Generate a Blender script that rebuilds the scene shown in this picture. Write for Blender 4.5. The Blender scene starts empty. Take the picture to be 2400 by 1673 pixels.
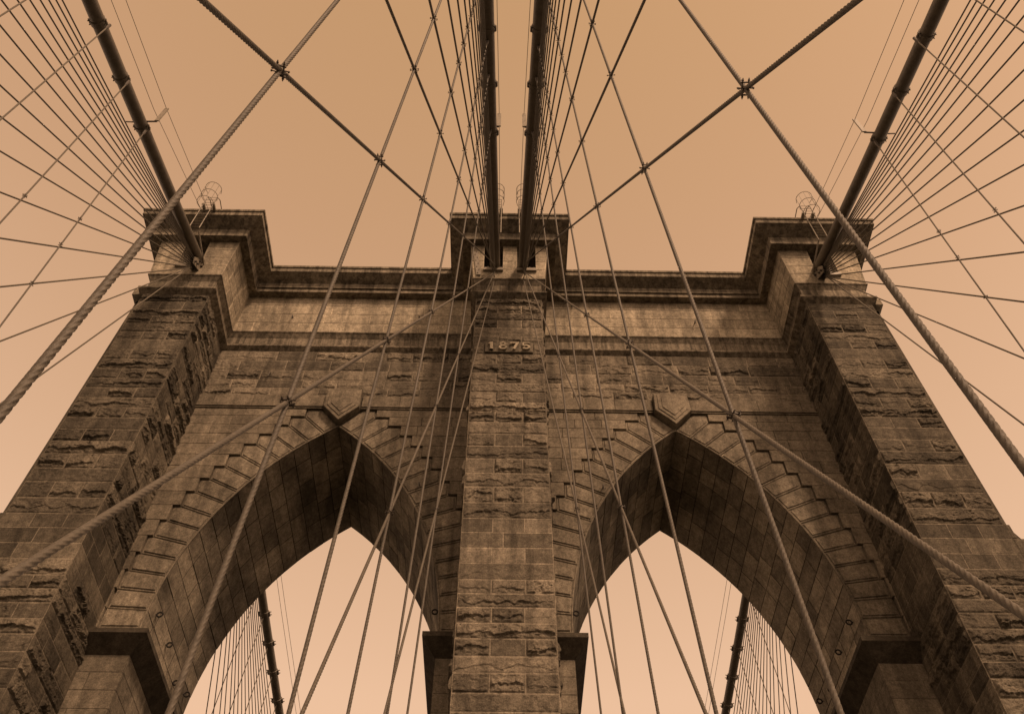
import bpy, math, random
import numpy as np
from mathutils import Matrix, Vector

# ------------------------------------------------------------------ scene, camera, sky, sun
scn = bpy.context.scene
COL = scn.collection
CAM_POS = np.array([-0.157, -28.695, 0.0])
PITCH, YAW, ROLL, FPX = math.radians(54.3685), math.radians(0.7617), math.radians(0.1501), 2130.04
fwd = np.array([math.sin(YAW)*math.cos(PITCH), math.cos(YAW)*math.cos(PITCH), math.sin(PITCH)])
rt = np.array([math.cos(YAW), -math.sin(YAW), 0.0]); up = np.cross(rt, fwd)
rt2 = rt*math.cos(ROLL)+up*math.sin(ROLL); up2 = -rt*math.sin(ROLL)+up*math.cos(ROLL)
cam = bpy.data.cameras.new('camera'); cam.sensor_width = 36.0; cam.lens = 36.0*FPX/2400.0
cam.clip_start = 0.1; cam.clip_end = 5000
cam_o = bpy.data.objects.new('camera', cam); COL.objects.link(cam_o)
cam_o.matrix_world = Matrix([[rt2[i], up2[i], -fwd[i], CAM_POS[i]] for i in range(3)]+[[0, 0, 0, 1]])
scn.camera = cam_o

SUN_EL, SUN_AZ = math.radians(44), math.radians(148)      # azimuth clockwise from +Y: behind the camera, to the right
world = bpy.data.worlds.new('World'); scn.world = world; world.use_nodes = True
nt = world.node_tree; nt.nodes.clear()
sky = nt.nodes.new('ShaderNodeTexSky'); sky.sky_type = 'NISHITA'; sky.sun_disc = False
sky.sun_elevation = SUN_EL; sky.sun_rotation = SUN_AZ; sky.dust_density = 4.0; sky.air_density = 1.5; sky.altitude = 0
bw = nt.nodes.new('ShaderNodeRGBToBW')
tint = nt.nodes.new('ShaderNodeMix'); tint.data_type = 'RGBA'; tint.blend_type = 'MULTIPLY'
tint.inputs['Factor'].default_value = 1.0
# the whole photograph is toned sepia, and the hazy sky pales towards the horizon
tc = nt.nodes.new('ShaderNodeTexCoord'); sx = nt.nodes.new('ShaderNodeSeparateXYZ'); nt.links.new(tc.outputs['Generated'], sx.inputs[0])
rp = nt.nodes.new('ShaderNodeValToRGB'); nt.links.new(sx.outputs['Z'], rp.inputs[0])
el = rp.color_ramp.elements
el[0].position = 0.55; el[0].color = (2.32, 1.46, 0.93, 1)
el[1].position = 0.98; el[1].color = (1.60, 0.895, 0.43, 1)
e2 = rp.color_ramp.elements.new(0.86); e2.color = (1.78, 1.01, 0.55, 1)
nt.links.new(rp.outputs[0], tint.inputs[7])
bg = nt.nodes.new('ShaderNodeBackground'); bg.inputs['Strength'].default_value = 0.15
out = nt.nodes.new('ShaderNodeOutputWorld')
nt.links.new(sky.outputs[0], bw.inputs[0])
even = nt.nodes.new('ShaderNodeMath'); even.operation = 'POWER'; even.inputs[1].default_value = 0.35   # thin high haze evens the sky out
gain = nt.nodes.new('ShaderNodeMath'); gain.operation = 'MULTIPLY'; gain.inputs[1].default_value = 1.34
nt.links.new(bw.outputs[0], even.inputs[0]); nt.links.new(even.outputs[0], gain.inputs[0]); nt.links.new(gain.outputs[0], tint.inputs[6])
nt.links.new(tint.outputs[2], bg.inputs['Color']); nt.links.new(bg.outputs[0], out.inputs['Surface'])

sun = bpy.data.lights.new('sun', 'SUN'); sun.energy = 2.0; sun.angle = math.radians(7); sun.color = (1.0, 0.64, 0.40)
sun_o = bpy.data.objects.new('sun', sun); COL.objects.link(sun_o)
sd = Vector((math.sin(SUN_AZ)*math.cos(SUN_EL), math.cos(SUN_AZ)*math.cos(SUN_EL), math.sin(SUN_EL)))
sun_o.rotation_euler = sd.to_track_quat('Z', 'Y').to_euler()
scn.view_settings.view_transform = 'Standard'; scn.view_settings.look = 'None'
scn.view_settings.exposure = 0.5; scn.view_settings.gamma = 1.0
scn.view_settings.use_curve_mapping = False

# ------------------------------------------------------------------ tower dimensions (metres, eye level = 0)
XC, DC = 1.70, 3.61          # central shaft half width, projection
XI, XO, DB = 15.52, 18.96, 3.60
T = 6.95                     # thickness of the arch wall
AX, ZAP, ZSP, HW, RISE = 8.22, 34.0, 22.0, 5.65, 12.0
RAD = (HW*HW+RISE*RISE)/(2*HW)
ZSH = 40.15                  # top of the rough shafts
rng = random.Random(7)

# ------------------------------------------------------------------ materials
def new_mat(name):
    m = bpy.data.materials.new(name); m.use_nodes = True
    return m, m.node_tree, m.node_tree.nodes['Principled BSDF']
def N(nt, typ, **kw):
    n = nt.nodes.new(typ)
    for k, v in kw.items(): setattr(n, k, v)
    return n
def math_n(nt, op, a, b=None, c=None):
    n = nt.nodes.new('ShaderNodeMath'); n.operation = op
    for i, x in enumerate((a, b, c)):
        if x is None: continue
        if isinstance(x, (int, float)): n.inputs[i].default_value = x
        else: nt.links.new(x, n.inputs[i])
    return n.outputs[0]
def noise(nt, vec, scale, detail=6, rough=0.6, dist=0.0):
    n = nt.nodes.new('ShaderNodeTexNoise'); n.inputs['Scale'].default_value = scale
    n.inputs['Detail'].default_value = detail; n.inputs['Roughness'].default_value = rough
    n.inputs['Distortion'].default_value = dist
    nt.links.new(vec, n.inputs['Vector']); return n.outputs[0]
def mapping(nt, vec, scale, loc=(0, 0, 0)):
    n = nt.nodes.new('ShaderNodeMapping'); n.inputs['Scale'].default_value = scale; n.inputs['Location'].default_value = loc
    nt.links.new(vec, n.inputs[0]); return n.outputs[0]
def rmap(nt, v, a, b, c, d):
    n = nt.nodes.new('ShaderNodeMapRange'); nt.links.new(v, n.inputs[0])
    for i, x in zip((1, 2, 3, 4), (a, b, c, d)): n.inputs[i].default_value = x
    return n.outputs[0]

def granite(name, base, stain=0.5, grain=0.35, bump=0.5, streak=(1.6, 1.6, 0.16)):
    m, nt, b = new_mat(name)
    geo = nt.nodes.new('ShaderNodeNewGeometry'); pos = geo.outputs['Position']
    at = nt.nodes.new('ShaderNodeAttribute'); at.attribute_name = 'tone'; tone = at.outputs['Fac']
    fine = noise(nt, pos, 22, 4, 0.75); mid = noise(nt, pos, 3.4, 6, 0.65); big = noise(nt, pos, 0.33, 4, 0.55)
    stk = noise(nt, mapping(nt, pos, streak), 1.0, 5, 0.6, 0.4)
    speck = noise(nt, pos, 75, 2, 0.8); grit = noise(nt, pos, 9.5, 3, 0.8)
    f = math_n(nt, 'MULTIPLY', rmap(nt, fine, .3, .7, 1-grain, 1+grain), rmap(nt, mid, .3, .7, 0.66, 1.30))
    f = math_n(nt, 'MULTIPLY', f, rmap(nt, big, .35, .65, 0.78, 1.18))
    f = math_n(nt, 'MULTIPLY', f, rmap(nt, stk, .36, .60, 1-stain, 1.12))
    f = math_n(nt, 'MULTIPLY', f, rmap(nt, speck, .25, .75, 0.72, 1.3))
    f = math_n(nt, 'MULTIPLY', f, rmap(nt, grit, .3, .7, 0.68, 1.36))
    f = math_n(nt, 'MULTIPLY', f, tone)
    mul = nt.nodes.new('ShaderNodeVectorMath'); mul.operation = 'SCALE'
    mul.inputs[0].default_value = base; nt.links.new(f, mul.inputs['Scale'])
    nt.links.new(mul.outputs[0], b.inputs['Base Color'])
    b.inputs['Roughness'].default_value = 0.93
    b.inputs['Specular IOR Level'].default_value = 0.2
    bp = nt.nodes.new('ShaderNodeBump'); bp.inputs['Strength'].default_value = bump; bp.inputs['Distance'].default_value = 0.03
    h = math_n(nt, 'ADD', math_n(nt, 'MULTIPLY', fine, 0.8), math_n(nt, 'MULTIPLY', mid, 1.1))
    nt.links.new(h, bp.inputs['Height']); nt.links.new(bp.outputs[0], b.inputs['Normal'])
    return m
G = (0.110, 0.097, 0.075)
M_ROUGH = granite('rough_granite', G, 0.40, 0.34, 0.9)
M_ROUGH_C = granite('rough_granite_cleaner', (0.160, 0.141, 0.110), 0.40, 0.34, 0.9)
M_SMOOTH = granite('dressed_granite', (0.168, 0.148, 0.115), 0.28, 0.30, 0.55)
M_FRIEZE = granite('clean_dressed_granite', (0.33, 0.292, 0.225), 0.38, 0.28, 0.45)
M_RING = granite('voussoir_granite', (0.175, 0.155, 0.121), 0.40, 0.32, 0.55)
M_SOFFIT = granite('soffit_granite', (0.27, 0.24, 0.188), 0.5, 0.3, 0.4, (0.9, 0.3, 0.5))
M_TRIM = granite('weathered_trim_granite', (0.19, 0.167, 0.129), 0.55, 0.22, 0.4, (4.0, 4.0, 0.12))

M_CAP = granite('dark_capital_granite', (0.085, 0.074, 0.057), 0.3, 0.15, 0.3)  # darkest of the granites, one base colour for the impost capitals
def metal(name, base, rough=0.6, var=0.35, scale=9.0, bump=0.3, metallic=0.0):
    m, nt, b = new_mat(name)
    tc = nt.nodes.new('ShaderNodeNewGeometry'); pos = tc.outputs['Position']
    n1 = noise(nt, pos, scale, 5, 0.65); n2 = noise(nt, pos, scale*5, 3, 0.6)
    f = math_n(nt, 'MULTIPLY', rmap(nt, n1, .3, .7, 1-var, 1+var), rmap(nt, n2, .3, .7, .85, 1.15))
    mul = nt.nodes.new('ShaderNodeVectorMath'); mul.operation = 'SCALE'
    mul.inputs[0].default_value = base; nt.links.new(f, mul.inputs['Scale'])
    nt.links.new(mul.outputs[0], b.inputs['Base Color'])
    b.inputs['Roughness'].default_value = rough; b.inputs['Metallic'].default_value = metallic
    bp = nt.nodes.new('ShaderNodeBump'); bp.inputs['Strength'].default_value = bump; bp.inputs['Distance'].default_value = 0.004
    nt.links.new(n2, bp.inputs['Height']); nt.links.new(bp.outputs[0], b.inputs['Normal'])
    return m
M_ROPE = metal('galvanised_wire_rope', (0.090, 0.079, 0.062), 0.62, 0.3, 14, 0.6)
M_CABLE = metal('painted_cable_wrap', (0.11, 0.096, 0.075), 0.5, 0.25, 3, 0.4)
M_IRON = metal('dark_iron', (0.060, 0.050, 0.040), 0.6, 0.4, 20)
M_PALE = metal('pale_painted_steel', (0.22, 0.195, 0.155), 0.55, 0.25, 8)
M_BLACK = metal('near_black_iron', (0.012, 0.010, 0.008), 0.9, 0.3, 4)  # near-black base colour, worn only by the eye bolts
def plain_ground(name, base, scale):
    m, nt, b = new_mat(name)
    geo = nt.nodes.new('ShaderNodeNewGeometry'); n1 = noise(nt, geo.outputs['Position'], scale, 6, 0.6)
    mul = nt.nodes.new('ShaderNodeVectorMath'); mul.operation = 'SCALE'; mul.inputs[0].default_value = base
    nt.links.new(rmap(nt, n1, .3, .7, .75, 1.25), mul.inputs['Scale']); nt.links.new(mul.outputs[0], b.inputs['Base Color'])
    b.inputs['Roughness'].default_value = 0.85
    return m

# ------------------------------------------------------------------ numpy noise
def _hash(ix, iy, iz):
    h = (ix.astype(np.int64)*374761393 + iy.astype(np.int64)*668265263 + iz.astype(np.int64)*2147483647) & 0xffffffff
    h = ((h ^ (h >> 13))*1274126177) & 0xffffffff
    return ((h ^ (h >> 16)) & 0xffff)/65535.0
def vnoise(x, y, z):
    ix, iy, iz = np.floor(x), np.floor(y), np.floor(z)
    fx, fy, fz = x-ix, y-iy, z-iz
    fx, fy, fz = [t*t*(3-2*t) for t in (fx, fy, fz)]
    r = 0
    for a in (0, 1):
        for b in (0, 1):
            for c in (0, 1):
                r = r + _hash(ix+a, iy+b, iz+c)*(fx if a else 1-fx)*(fy if b else 1-fy)*(fz if c else 1-fz)
    return r
def fbm(x, y, z, o=4):
    s, a, t = 0, 1.0, 0
    for i in range(o):
        s = s+a*vnoise(x, y, z); t += a; x, y, z, a = x*2.07+11.3, y*2.07+5.1, z*2.07+3.7, a*0.55
    return s/t
def sstep(a, b, x):
    t = np.clip((x-a)/(b-a), 0, 1); return t*t*(3-2*t)

# ------------------------------------------------------------------ mesh builder
class MB:
    def __init__(s): s.v = []; s.f = []; s.t = []; s.n = 0; s.loops = []
    def add(s, verts, faces, tone=1.0):
        verts = np.asarray(verts, float).reshape(-1, 3); s.v.append(verts)
        for f in faces: s.f.append([i+s.n for i in f])
        s.t += (list(tone) if hasattr(tone, '__len__') else [tone]*len(faces)); s.n += len(verts)
    def grid(s, P, tones):      # P: (a,b,3)
        a, b = P.shape[:2]; i = np.arange(a*b).reshape(a, b)
        q = np.stack([i[:-1, :-1], i[:-1, 1:], i[1:, 1:], i[1:, :-1]], -1).reshape(-1, 4)+s.n
        s.v.append(P.reshape(-1, 3)); s.f += q.tolist(); s.t += np.asarray(tones).reshape(-1).tolist(); s.n += a*b
    def box(s, x0, x1, y0, y1, z0, z1, tone=1.0):
        v = [(x, y, z) for x in (x0, x1) for y in (y0, y1) for z in (z0, z1)]
        s.add(v, [(0, 1, 3, 2), (4, 6, 7, 5), (0, 4, 5, 1), (2, 3, 7, 6), (0, 2, 6, 4), (1, 5, 7, 3)], tone)
    def obox(s, c, ax, hs, tone=1.0):   # oriented box: centre, 3 axes, half sizes
        c = np.array(c, float); v = [c+ax[0]*hs[0]*i+ax[1]*hs[1]*j+ax[2]*hs[2]*k for i in (-1, 1) for j in (-1, 1) for k in (-1, 1)]
        s.add(v, [(0, 1, 3, 2), (4, 6, 7, 5), (0, 4, 5, 1), (2, 3, 7, 6), (0, 2, 6, 4), (1, 5, 7, 3)], tone)
    def tube(s, pts, r, sides=8, cap=True):
        pts = [np.array(p, float) for p in pts]; rings = []
        rr = r if hasattr(r, '__len__') else [r]*len(pts)
        a = None
        for i, p in enumerate(pts):
            d = pts[min(i+1, len(pts)-1)]-pts[max(i-1, 0)]; d = d/np.linalg.norm(d)
            if a is None:
                a = np.cross(d, (0, 0, 1.0)) if abs(d[2]) < 0.9 else np.cross(d, (1.0, 0, 0))
            a = a-d*(a@d); a = a/np.linalg.norm(a); b = np.cross(d, a)
            for k in range(sides):
                t = 2*math.pi*k/sides; rings.append(p+(a*math.cos(t)+b*math.sin(t))*rr[i])
        f = []
        for i in range(len(pts)-1):
            for k in range(sides):
                k2 = (k+1) % sides; f.append((i*sides+k, i*sides+k2, (i+1)*sides+k2, (i+1)*sides+k))
        if cap: f.append(tuple(range(sides))[::-1]); f.append(tuple((len(pts)-1)*sides+k for k in range(sides)))
        s.add(rings, f)
    def build(s, name, mat, parent=None, smooth=False):
        me = bpy.data.meshes.new(name)
        v = np.concatenate(s.v); me.from_pydata(v.tolist(), [], s.f)
        at = me.attributes.new('tone', 'FLOAT', 'FACE'); at.data.foreach_set('value', np.array(s.t, dtype=np.float32))
        me.polygons.foreach_set('use_smooth', np.full(len(s.f), smooth)); me.materials.append(mat); me.update()
        o = bpy.data.objects.new(name, me); COL.objects.link(o)
        if parent is not None: o.parent = parent; o.matrix_parent_inverse = Matrix.Translation(-parent.location)
        return o
def tag(o, label=None, cat=None, group=None, kind=None):
    for k, v in (('label', label), ('category', cat), ('group', group), ('kind', kind)):
        if v: o[k] = v
    return o
def empty(name, loc, label, cat, group=None):
    o = bpy.data.objects.new(name, None); COL.objects.link(o); o.location = loc; o.empty_display_size = 0.3
    return tag(o, label, cat, group)

# ------------------------------------------------------------------ masonry
def block(mb, O, U, V, Nn, u0, u1, v0, v1, rough, res, joint_tone, tone, jw=0.014, jd=0.02, seed=0):
    """one stone on a wall plane: O + u U + v V, pushed out along Nn by its relief"""
    def axis(a, b):
        m = 0.034 if (b-a) > 0.2 else (b-a)*0.2
        n = max(2, int(round((b-a-2*m)/res)))
        return np.concatenate([[a, a+jw], np.linspace(a+m, b-m, n+1), [b-jw, b]])
    us, vs = axis(u0, u1), axis(v0, v1)
    A, B = np.meshgrid(us, vs, indexing='ij')
    du = np.minimum(A-u0, u1-A); dv = np.minimum(B-v0, v1-B); d = np.minimum(du, dv)
    h = -jd*(1-sstep(jw*0.5, 0.032, d))
    P = O+A[..., None]*U+B[..., None]*V
    if rough > 0:
        X, Y, Z = P[..., 0]+seed*3.1, P[..., 1]+seed*1.7, P[..., 2]
        m = sstep(0.03, 0.085, d)
        H = v1-v0; vv = (B-v0)/H; kind = (seed*7.31) % 1.0
        big = fbm(X*1.2, Y*1.2, Z*1.2, 2)
        line = 0.06+(0.34+0.3*kind)*np.clip(fbm(X*1.9+40, Y*1.9, Z*0.01+seed*9.7, 4)*1.5-0.25, 0, 1)   # ragged break near the foot of the stone
        ledge = sstep(line-0.03, line+0.03, vv)
        taper = 1-(0.45+0.4*kind)*sstep(line, 1.0, vv)
        wx, wz = fbm(X*2+3, Y*2, Z*2, 3), fbm(X*2+31, Y*2+7, Z*2, 3)
        facet = 1-np.abs(fbm(X*1.7+wx*1.5, Y*1.7, Z*1.9+wz*1.5, 3)*2-1)*2.4
        crag = np.abs(fbm(X*4.2+wx*2, Y*4.2, Z*4.6+wz*2, 4)-0.5)
        pit = np.clip(fbm(X*3.1+wx*2.5+17, Y*3.1, Z*3.6+wz, 4)-0.55, 0, 1)
        h = h+m*rough*((0.15*big*ledge*taper if kind > .25 else 0.04*big)+0.035*facet+0.16*crag-0.30*pit)
    P = P+h[..., None]*Nn
    tn = np.full((len(us)-1, len(vs)-1), tone); jt = joint_tone
    tn[0, :] = jt; tn[-1, :] = jt; tn[:, 0] = jt; tn[:, -1] = jt
    mb.grid(P if np.cross(U, V)@Nn < 0 else P, tn)
def wall(mb, O, U, V, W, zs, splits, rough_fn, res=0.045, jt=1.25, tone_fn=None, jw=0.014, jd=0.02, skip=None):
    """courses between heights zs (v values); splits(i) -> list of u positions inside (0,W)"""
    O, U, V = [np.array(q, float) for q in (O, U, V)]; Nn = np.cross(U, V); Nn /= np.linalg.norm(Nn)
    for i in range(len(zs)-1):
        cuts = [0.0]+list(splits(i))+[W]
        for j in range(len(cuts)-1):
            if skip and skip(i, cuts[j], cuts[j+1]): continue
            r = rough_fn(i, j); t = rng.choice([rng.uniform(0.62, 0.85), rng.uniform(.85, 1.15), rng.uniform(1.05, 1.4)]) if tone_fn is None else tone_fn(i, j)
            block(mb, O, U, V, Nn, cuts[j], cuts[j+1], zs[i], zs[i+1], r, res if r > 0 else 0.25, jt, t, jw, jd, seed=rng.uniform(0, 50))

# course heights on the shafts, read from the photograph
UP = [40.15, 39.45, 38.77, 38.14, 37.46, 36.72, 36.07, 35.23, 34.46, 33.70, 32.95, 32.26, 31.55, 30.86, 30.17, 29.39, 28.63,
      27.84, 26.98, 26.20, 25.32, 24.48, 23.76, 23.00, 22.27, 21.51, 20.89, 20.29, 19.64, 19.01, 18.33, 17.70, 16.97, 16.31]
z = 16.31
while z > 2: z -= 0.72; UP.append(z)
ZC = UP[::-1]; NC = len(ZC)-1
SMOOTH = lambda zc: 22.2 < zc < 24.6
def z_of(i): return (ZC[i]+ZC[i+1])/2
def shaft_rough(i, j):
    zc = z_of(i)
    if SMOOTH(zc): return 0.0
    if abs(zc-35.65) < 0.3 and False: return 0.0
    return rng.choice([0.15, 0.35, 0.6, 0.8, 1.0, 1.15])
def course_parity(i): return (NC-1-i) % 2      # 1 = three-stone course counted down from the top

tower = empty('bridge_tower', (0, T/2, -6), 'huge weathered granite bridge tower with two pointed arches and a date stone', 'tower')

# --- central and side shafts: rough panels in front and on the flanks, plain core behind them
def shaft(name, x0, x1, d, faces):
    mb = MB(); W = x1-x0
    def sp3(i):
        if course_parity(i) == 1: return [W*0.345+rng.uniform(-.03, .03), W*0.69+rng.uniform(-.03, .03)]
        if SMOOTH(z_of(i)): return [W*rng.uniform(.45, .62)]
        return []
    rf = shaft_rough
    wall(mb, (x0, -d, 0), (1, 0, 0), (0, 0, 1), W, ZC, sp3, rf, 0.034, 1.75, jw=.02, jd=.008,
         skip=(lambda i, a, b: name == 'central_shaft' and abs(z_of(i)-35.65) < 0.3))
    for side in faces:
        def sps(i):
            return [1.35+rng.uniform(-.25, .25)] if course_parity(i) else [0.75+rng.uniform(-.1, .2), 2.3+rng.uniform(-.3, .3)]
        if side > 0: wall(mb, (x1, -d, 0), (0, 1, 0), (0, 0, 1), d, ZC, sps, rf, 0.055, 1.6, jw=.02, jd=.01)
        else: wall(mb, (x0, 0, 0), (0, -1, 0), (0, 0, 1), d, ZC, sps, rf, 0.055, 1.6, jw=.02, jd=.01)
    mb.box(x0+.02, x1-.02, -d+.03, 0.5, -6, ZSH-.01, .9)
    return mb.build(name, M_ROUGH_C if name == 'central_shaft' else M_ROUGH, tower)
shaft('central_shaft', -XC, XC, DC, (-1, 1))
shaft('side_shaft', -XO, -XI, DB, (1, -1))
shaft('side_shaft', XI, XO, DB, (-1, 1))
# outer side piers of the shafts, spreading into a smooth weathering at z 24.6 -> 22.3
for s in (-1, 1):
    mb = MB()
    prof = [(XO+.42, ZSH), (XO+.42, 25.2), (XO+.42, 24.6), (XO+1.15, 22.3), (XO+1.15, -6)]
    for (xa, za), (xb, zb) in zip(prof[:-1], prof[1:]):
        yf = -DB+.42
        V8 = [(s*XO*.98, yf, za), (s*xa, yf, za), (s*xb, yf, zb), (s*XO*.98, yf, zb), (s*XO*.98, T+2.5, za), (s*xa, T+2.5, za), (s*xb, T+2.5, zb), (s*XO*.98, T+2.5, zb)]
        mb.add(V8, [(0, 1, 2, 3), (7, 6, 5, 4), (1, 5, 6, 2), (0, 4, 5, 1), (3, 2, 6, 7)], .95)
    # spreading foot of the front face
    V = [(s*(XO-.02), -DB, 24.6), (s*(XO-.02), -DB+.5, 24.6), (s*(XO+.95), -DB, 22.3), (s*(XO+.95), -DB+.5, 22.3), (s*(XO+.95), -DB, -6), (s*(XO+.95), -DB+.5, -6), (s*(XO-.02), -DB, -6), (s*(XO-.02), -DB+.5, -6)]
    mb.add(V, [(0, 2, 4, 6), (1, 3, 2, 0), (3, 5, 4, 2)], .9)
    mb.build('side_pier', M_ROUGH, tower)
    mb = MB()      # masonry face of the spread part beyond the shaft corner
    zz = [q for q in ZC if 4 < q < 24.7]
    for i in range(len(zz)-1):
        za, zb = zz[i], zz[i+1]; zm = (za+zb)/2
        w = min(.95, max(0.04, (24.6-zm)*.413))
        if w < .12: continue
        x0 = XO if s > 0 else -XO-w
        block(mb, np.array([x0, -DB-.02, 0.]), np.array([1., 0, 0]), np.array([0, 0, 1.]), np.array([0, -1., 0]), 0, w, za, zb, 0 if SMOOTH(zm) else .7, .05, 1.2, rng.uniform(.8, 1.15), seed=i)
    mb.build('side_pier_face', M_ROUGH, tower)

# --- the arch wall
ARCH_C = lambda side: (AX+side*HW-side*RAD)     # |x| of the circle centre, side=+1 outer edge, -1 edge at the central shaft
def arc(side, th, r=RAD): return ARCH_C(side)+side*r*math.cos(th), ZSP+r*math.sin(th)
TH_AP = math.asin(RISE/RAD); NV = 16; RO = RAD+1.62
TH = [TH_AP*k/NV for k in range(NV+1)]
def inset(poly, d):
    n = len(poly); P = [np.array(p, float) for p in poly]; out = []
    area = sum(P[i][0]*P[(i+1) % n][1]-P[(i+1) % n][0]*P[i][1] for i in range(n)); sg = 1 if area > 0 else -1
    for i in range(n):
        a, b, c = P[i-1], P[i], P[(i+1) % n]
        e1 = (b-a)/np.linalg.norm(b-a); e2 = (c-b)/np.linalg.norm(c-b)
        n1 = np.array([-e1[1], e1[0]])*sg; n2 = np.array([-e2[1], e2[0]])*sg
        k = 1+n1@n2; out.append(b+(n1+n2)*d/max(k, .35))
    return out
def slab(mb, poly, yb, yf, tone, bevel=0.03, margin=None):
    """flat stone with a chamfered rim: poly in x,z; yb back, yf front (yf<yb)"""
    n = len(poly); p1 = inset(poly, 0.008); p2 = inset(poly, bevel)
    area = sum(poly[i][0]*poly[(i+1) % n][1]-poly[(i+1) % n][0]*poly[i][1] for i in range(n))
    V = [(p[0], yb, p[1]) for p in p1]+[(p[0], yf+bevel*.8, p[1]) for p in p1]+[(p[0], yf, p[1]) for p in p2]
    F = [];
    for i in range(n):
        j = (i+1) % n
        F += [(i, j, n+j, n+i), (n+i, n+j, 2*n+j, 2*n+i)]
    F.append(tuple(2*n+i for i in range(n)))
    if area < 0: F = [f[::-1] for f in F]
    mb.add(V, F, tone)
for s in (-1, 1):
    ring, sps_ = MB(), {1: MB(), -1: MB()}
    cut_hi = ZSP+RO*math.sin(TH_AP)
    for side in (1, -1):
        sp = sps_[side]
        for k in range(NV):
            a0, a1 = TH[k], TH[k+1]
            ia = [arc(side, a0+(a1-a0)*q/3) for q in range(4)]
            P1, P0 = arc(side, a1, RO), arc(side, a0, RO)
            poly = ia+[P1, (P0[0], P1[1]), P0]
            if side > 0: poly = [(min(p[0], XI+.01), p[1]) for p in poly]
            else: poly = [(max(p[0], XC-.01), p[1]) for p in poly]
            q = []
            for p in poly:
                if not q or (abs(p[0]-q[-1][0])+abs(p[1]-q[-1][1])) > 1e-3: q.append(p)
            if len(q) > 5 and math.dist(q[-1], q[-2]) < .12: q.pop(-2)
            if len(q) > 5 and math.dist(q[-2], q[-3]) < .12: q.pop(-2)
            slab(ring, [(s*p[0], p[1]) for p in q], .25, -.03+rng.uniform(-.008, .008), rng.uniform(.82, 1.2), .035)
            q2 = inset([(s*p[0], p[1]) for p in q], .095)      # raised panel on each voussoir
            if min(math.dist(q2[i], q2[i-1]) for i in range(len(q2))) > .02:
                slab(ring, [tuple(p) for p in q2], 0, -.075, rng.uniform(.9, 1.15), .03)
            # spandrel course ending on the step
            z0, z1 = P0[1], P1[1]; xe = P0[0]
            lo, hi = (xe, XI+.1) if side > 0 else (XC-.1, xe)
            if hi-lo > .06 and (hi-xe if side > 0 else xe-lo) > .0:
                W = hi-lo; cuts = [lo]; x = lo+(rng.uniform(.9, 1.7))
                while x < hi-.5: cuts.append(x); x += rng.uniform(1.3, 2.6)
                cuts.append(hi)
                for a, b in zip(cuts[:-1], cuts[1:]):
                    slab(sp, [(s*a, z0), (s*b, z0), (s*b, z1), (s*a, z1)], .2, -.14+rng.uniform(-.006, .006), rng.uniform(.85, 1.18), .018)
    # spandrel from the last step up to the string course, either side of the keystone
    zt = ZSP+RO*math.sin(TH_AP)
    zz = [zt, 35.2]
    for a, b in ((XC-.1, 3.6), (3.6, 5.5), (5.5, 7.6), (8.9, 10.9), (10.9, 13.2), (13.2, XI+.1)):
        slab(sps_[1 if a > AX-.1 else -1], [(s*a, zz[0]), (s*b, zz[0]), (s*b, zz[1]), (s*a, zz[1])], .2, -.14, rng.uniform(.9, 1.15), .018)
    for side in (1, -1):     # small roll along the edge of the intrados
        pts = [arc(side, TH_AP*i/40, RAD+.015) for i in range(41)]
        ring.tube([(s*p[0], -.02, p[1]) for p in pts], .04, 6)
    ring.build('arch_ring', M_RING, tower)
    for side in (1, -1): sps_[side].build('spandrel_wall', M_SMOOTH, tower)
    # soffit of the arch: courses of stones along the arc
    so = MB(); cross = []
    for side in (1, -1):
        for k in range(NV):
            ys = [0.0, rng.uniform(.9, 1.5)]
            while ys[-1] < T-.9: ys.append(min(T, ys[-1]+rng.uniform(1.0, 1.7)))
            ys[-1] = T
            for ya, yb in zip(ys[:-1], ys[1:]):
                P = np.zeros((5, 5, 3)); jw = .02
                us = [ya, ya+jw, (ya+yb)/2, yb-jw, yb]; dth = jw/RAD
                vs = [TH[k], TH[k]+dth, (TH[k]+TH[k+1])/2, TH[k+1]-dth, TH[k+1]]
                off = rng.uniform(-.012, .006)
                for i, u in enumerate(us):
                    for j, t in enumerate(vs):
                        e = i in (0, 4) or j in (0, 4)
                        x, zc = arc(side, t, RAD+(.03 if e else off)); P[i, j] = (s*x, u, zc)
                tn = np.full((4, 4), rng.uniform(.66, 1.25)); tn[0] = tn[3] = .3; tn[:, 0] = tn[:, 3] = .3
                so.grid(P, tn)
    so.build('arch_soffit', M_SOFFIT, tower)
    # inner mass of the wall above the arch: front/back shells between intrados and the frieze
    ms = MB()
    for side in (1, -1):
        for k in range(NV):
            a0, a1 = TH[k], TH[k+1]; pa, pb = arc(side, a0, RAD+.05), arc(side, a1, RAD+.05)
            xe = XI+.2 if side > 0 else XC-.2
            for y in (.1, T):
                ms.add([(s*pa[0], y, pa[1]), (s*xe, y, pa[1]), (s*xe, y, pb[1]), (s*pb[0], y, pb[1])], [(0, 1, 2, 3)], 1)
    ms.box(*sorted((s*(XC-.1), s*(XI+.1))), .1, T, ZAP+.02, 45.2)
    ms.build('wall_core', M_SMOOTH, tower)
    # keystone: nested shield plates
    ks = MB()
    kp = [(-.86, 36.42), (.86, 36.42), (.90, 35.1), (0, 34.02), (-.90, 35.1)]
    for i, (d, y) in enumerate(((0, -.46), (.17, -.50), (.36, -.54))):
        pp = inset(kp, d) if d else kp
        slab(ks, [(s*AX+p[0], p[1]) for p in pp], .1 if i == 0 else y+.05, y, 1.02+.05*i, .03)
    ks.build('keystone', M_RING, tower)
    # string course beside the keystone
    st = MB()
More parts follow.
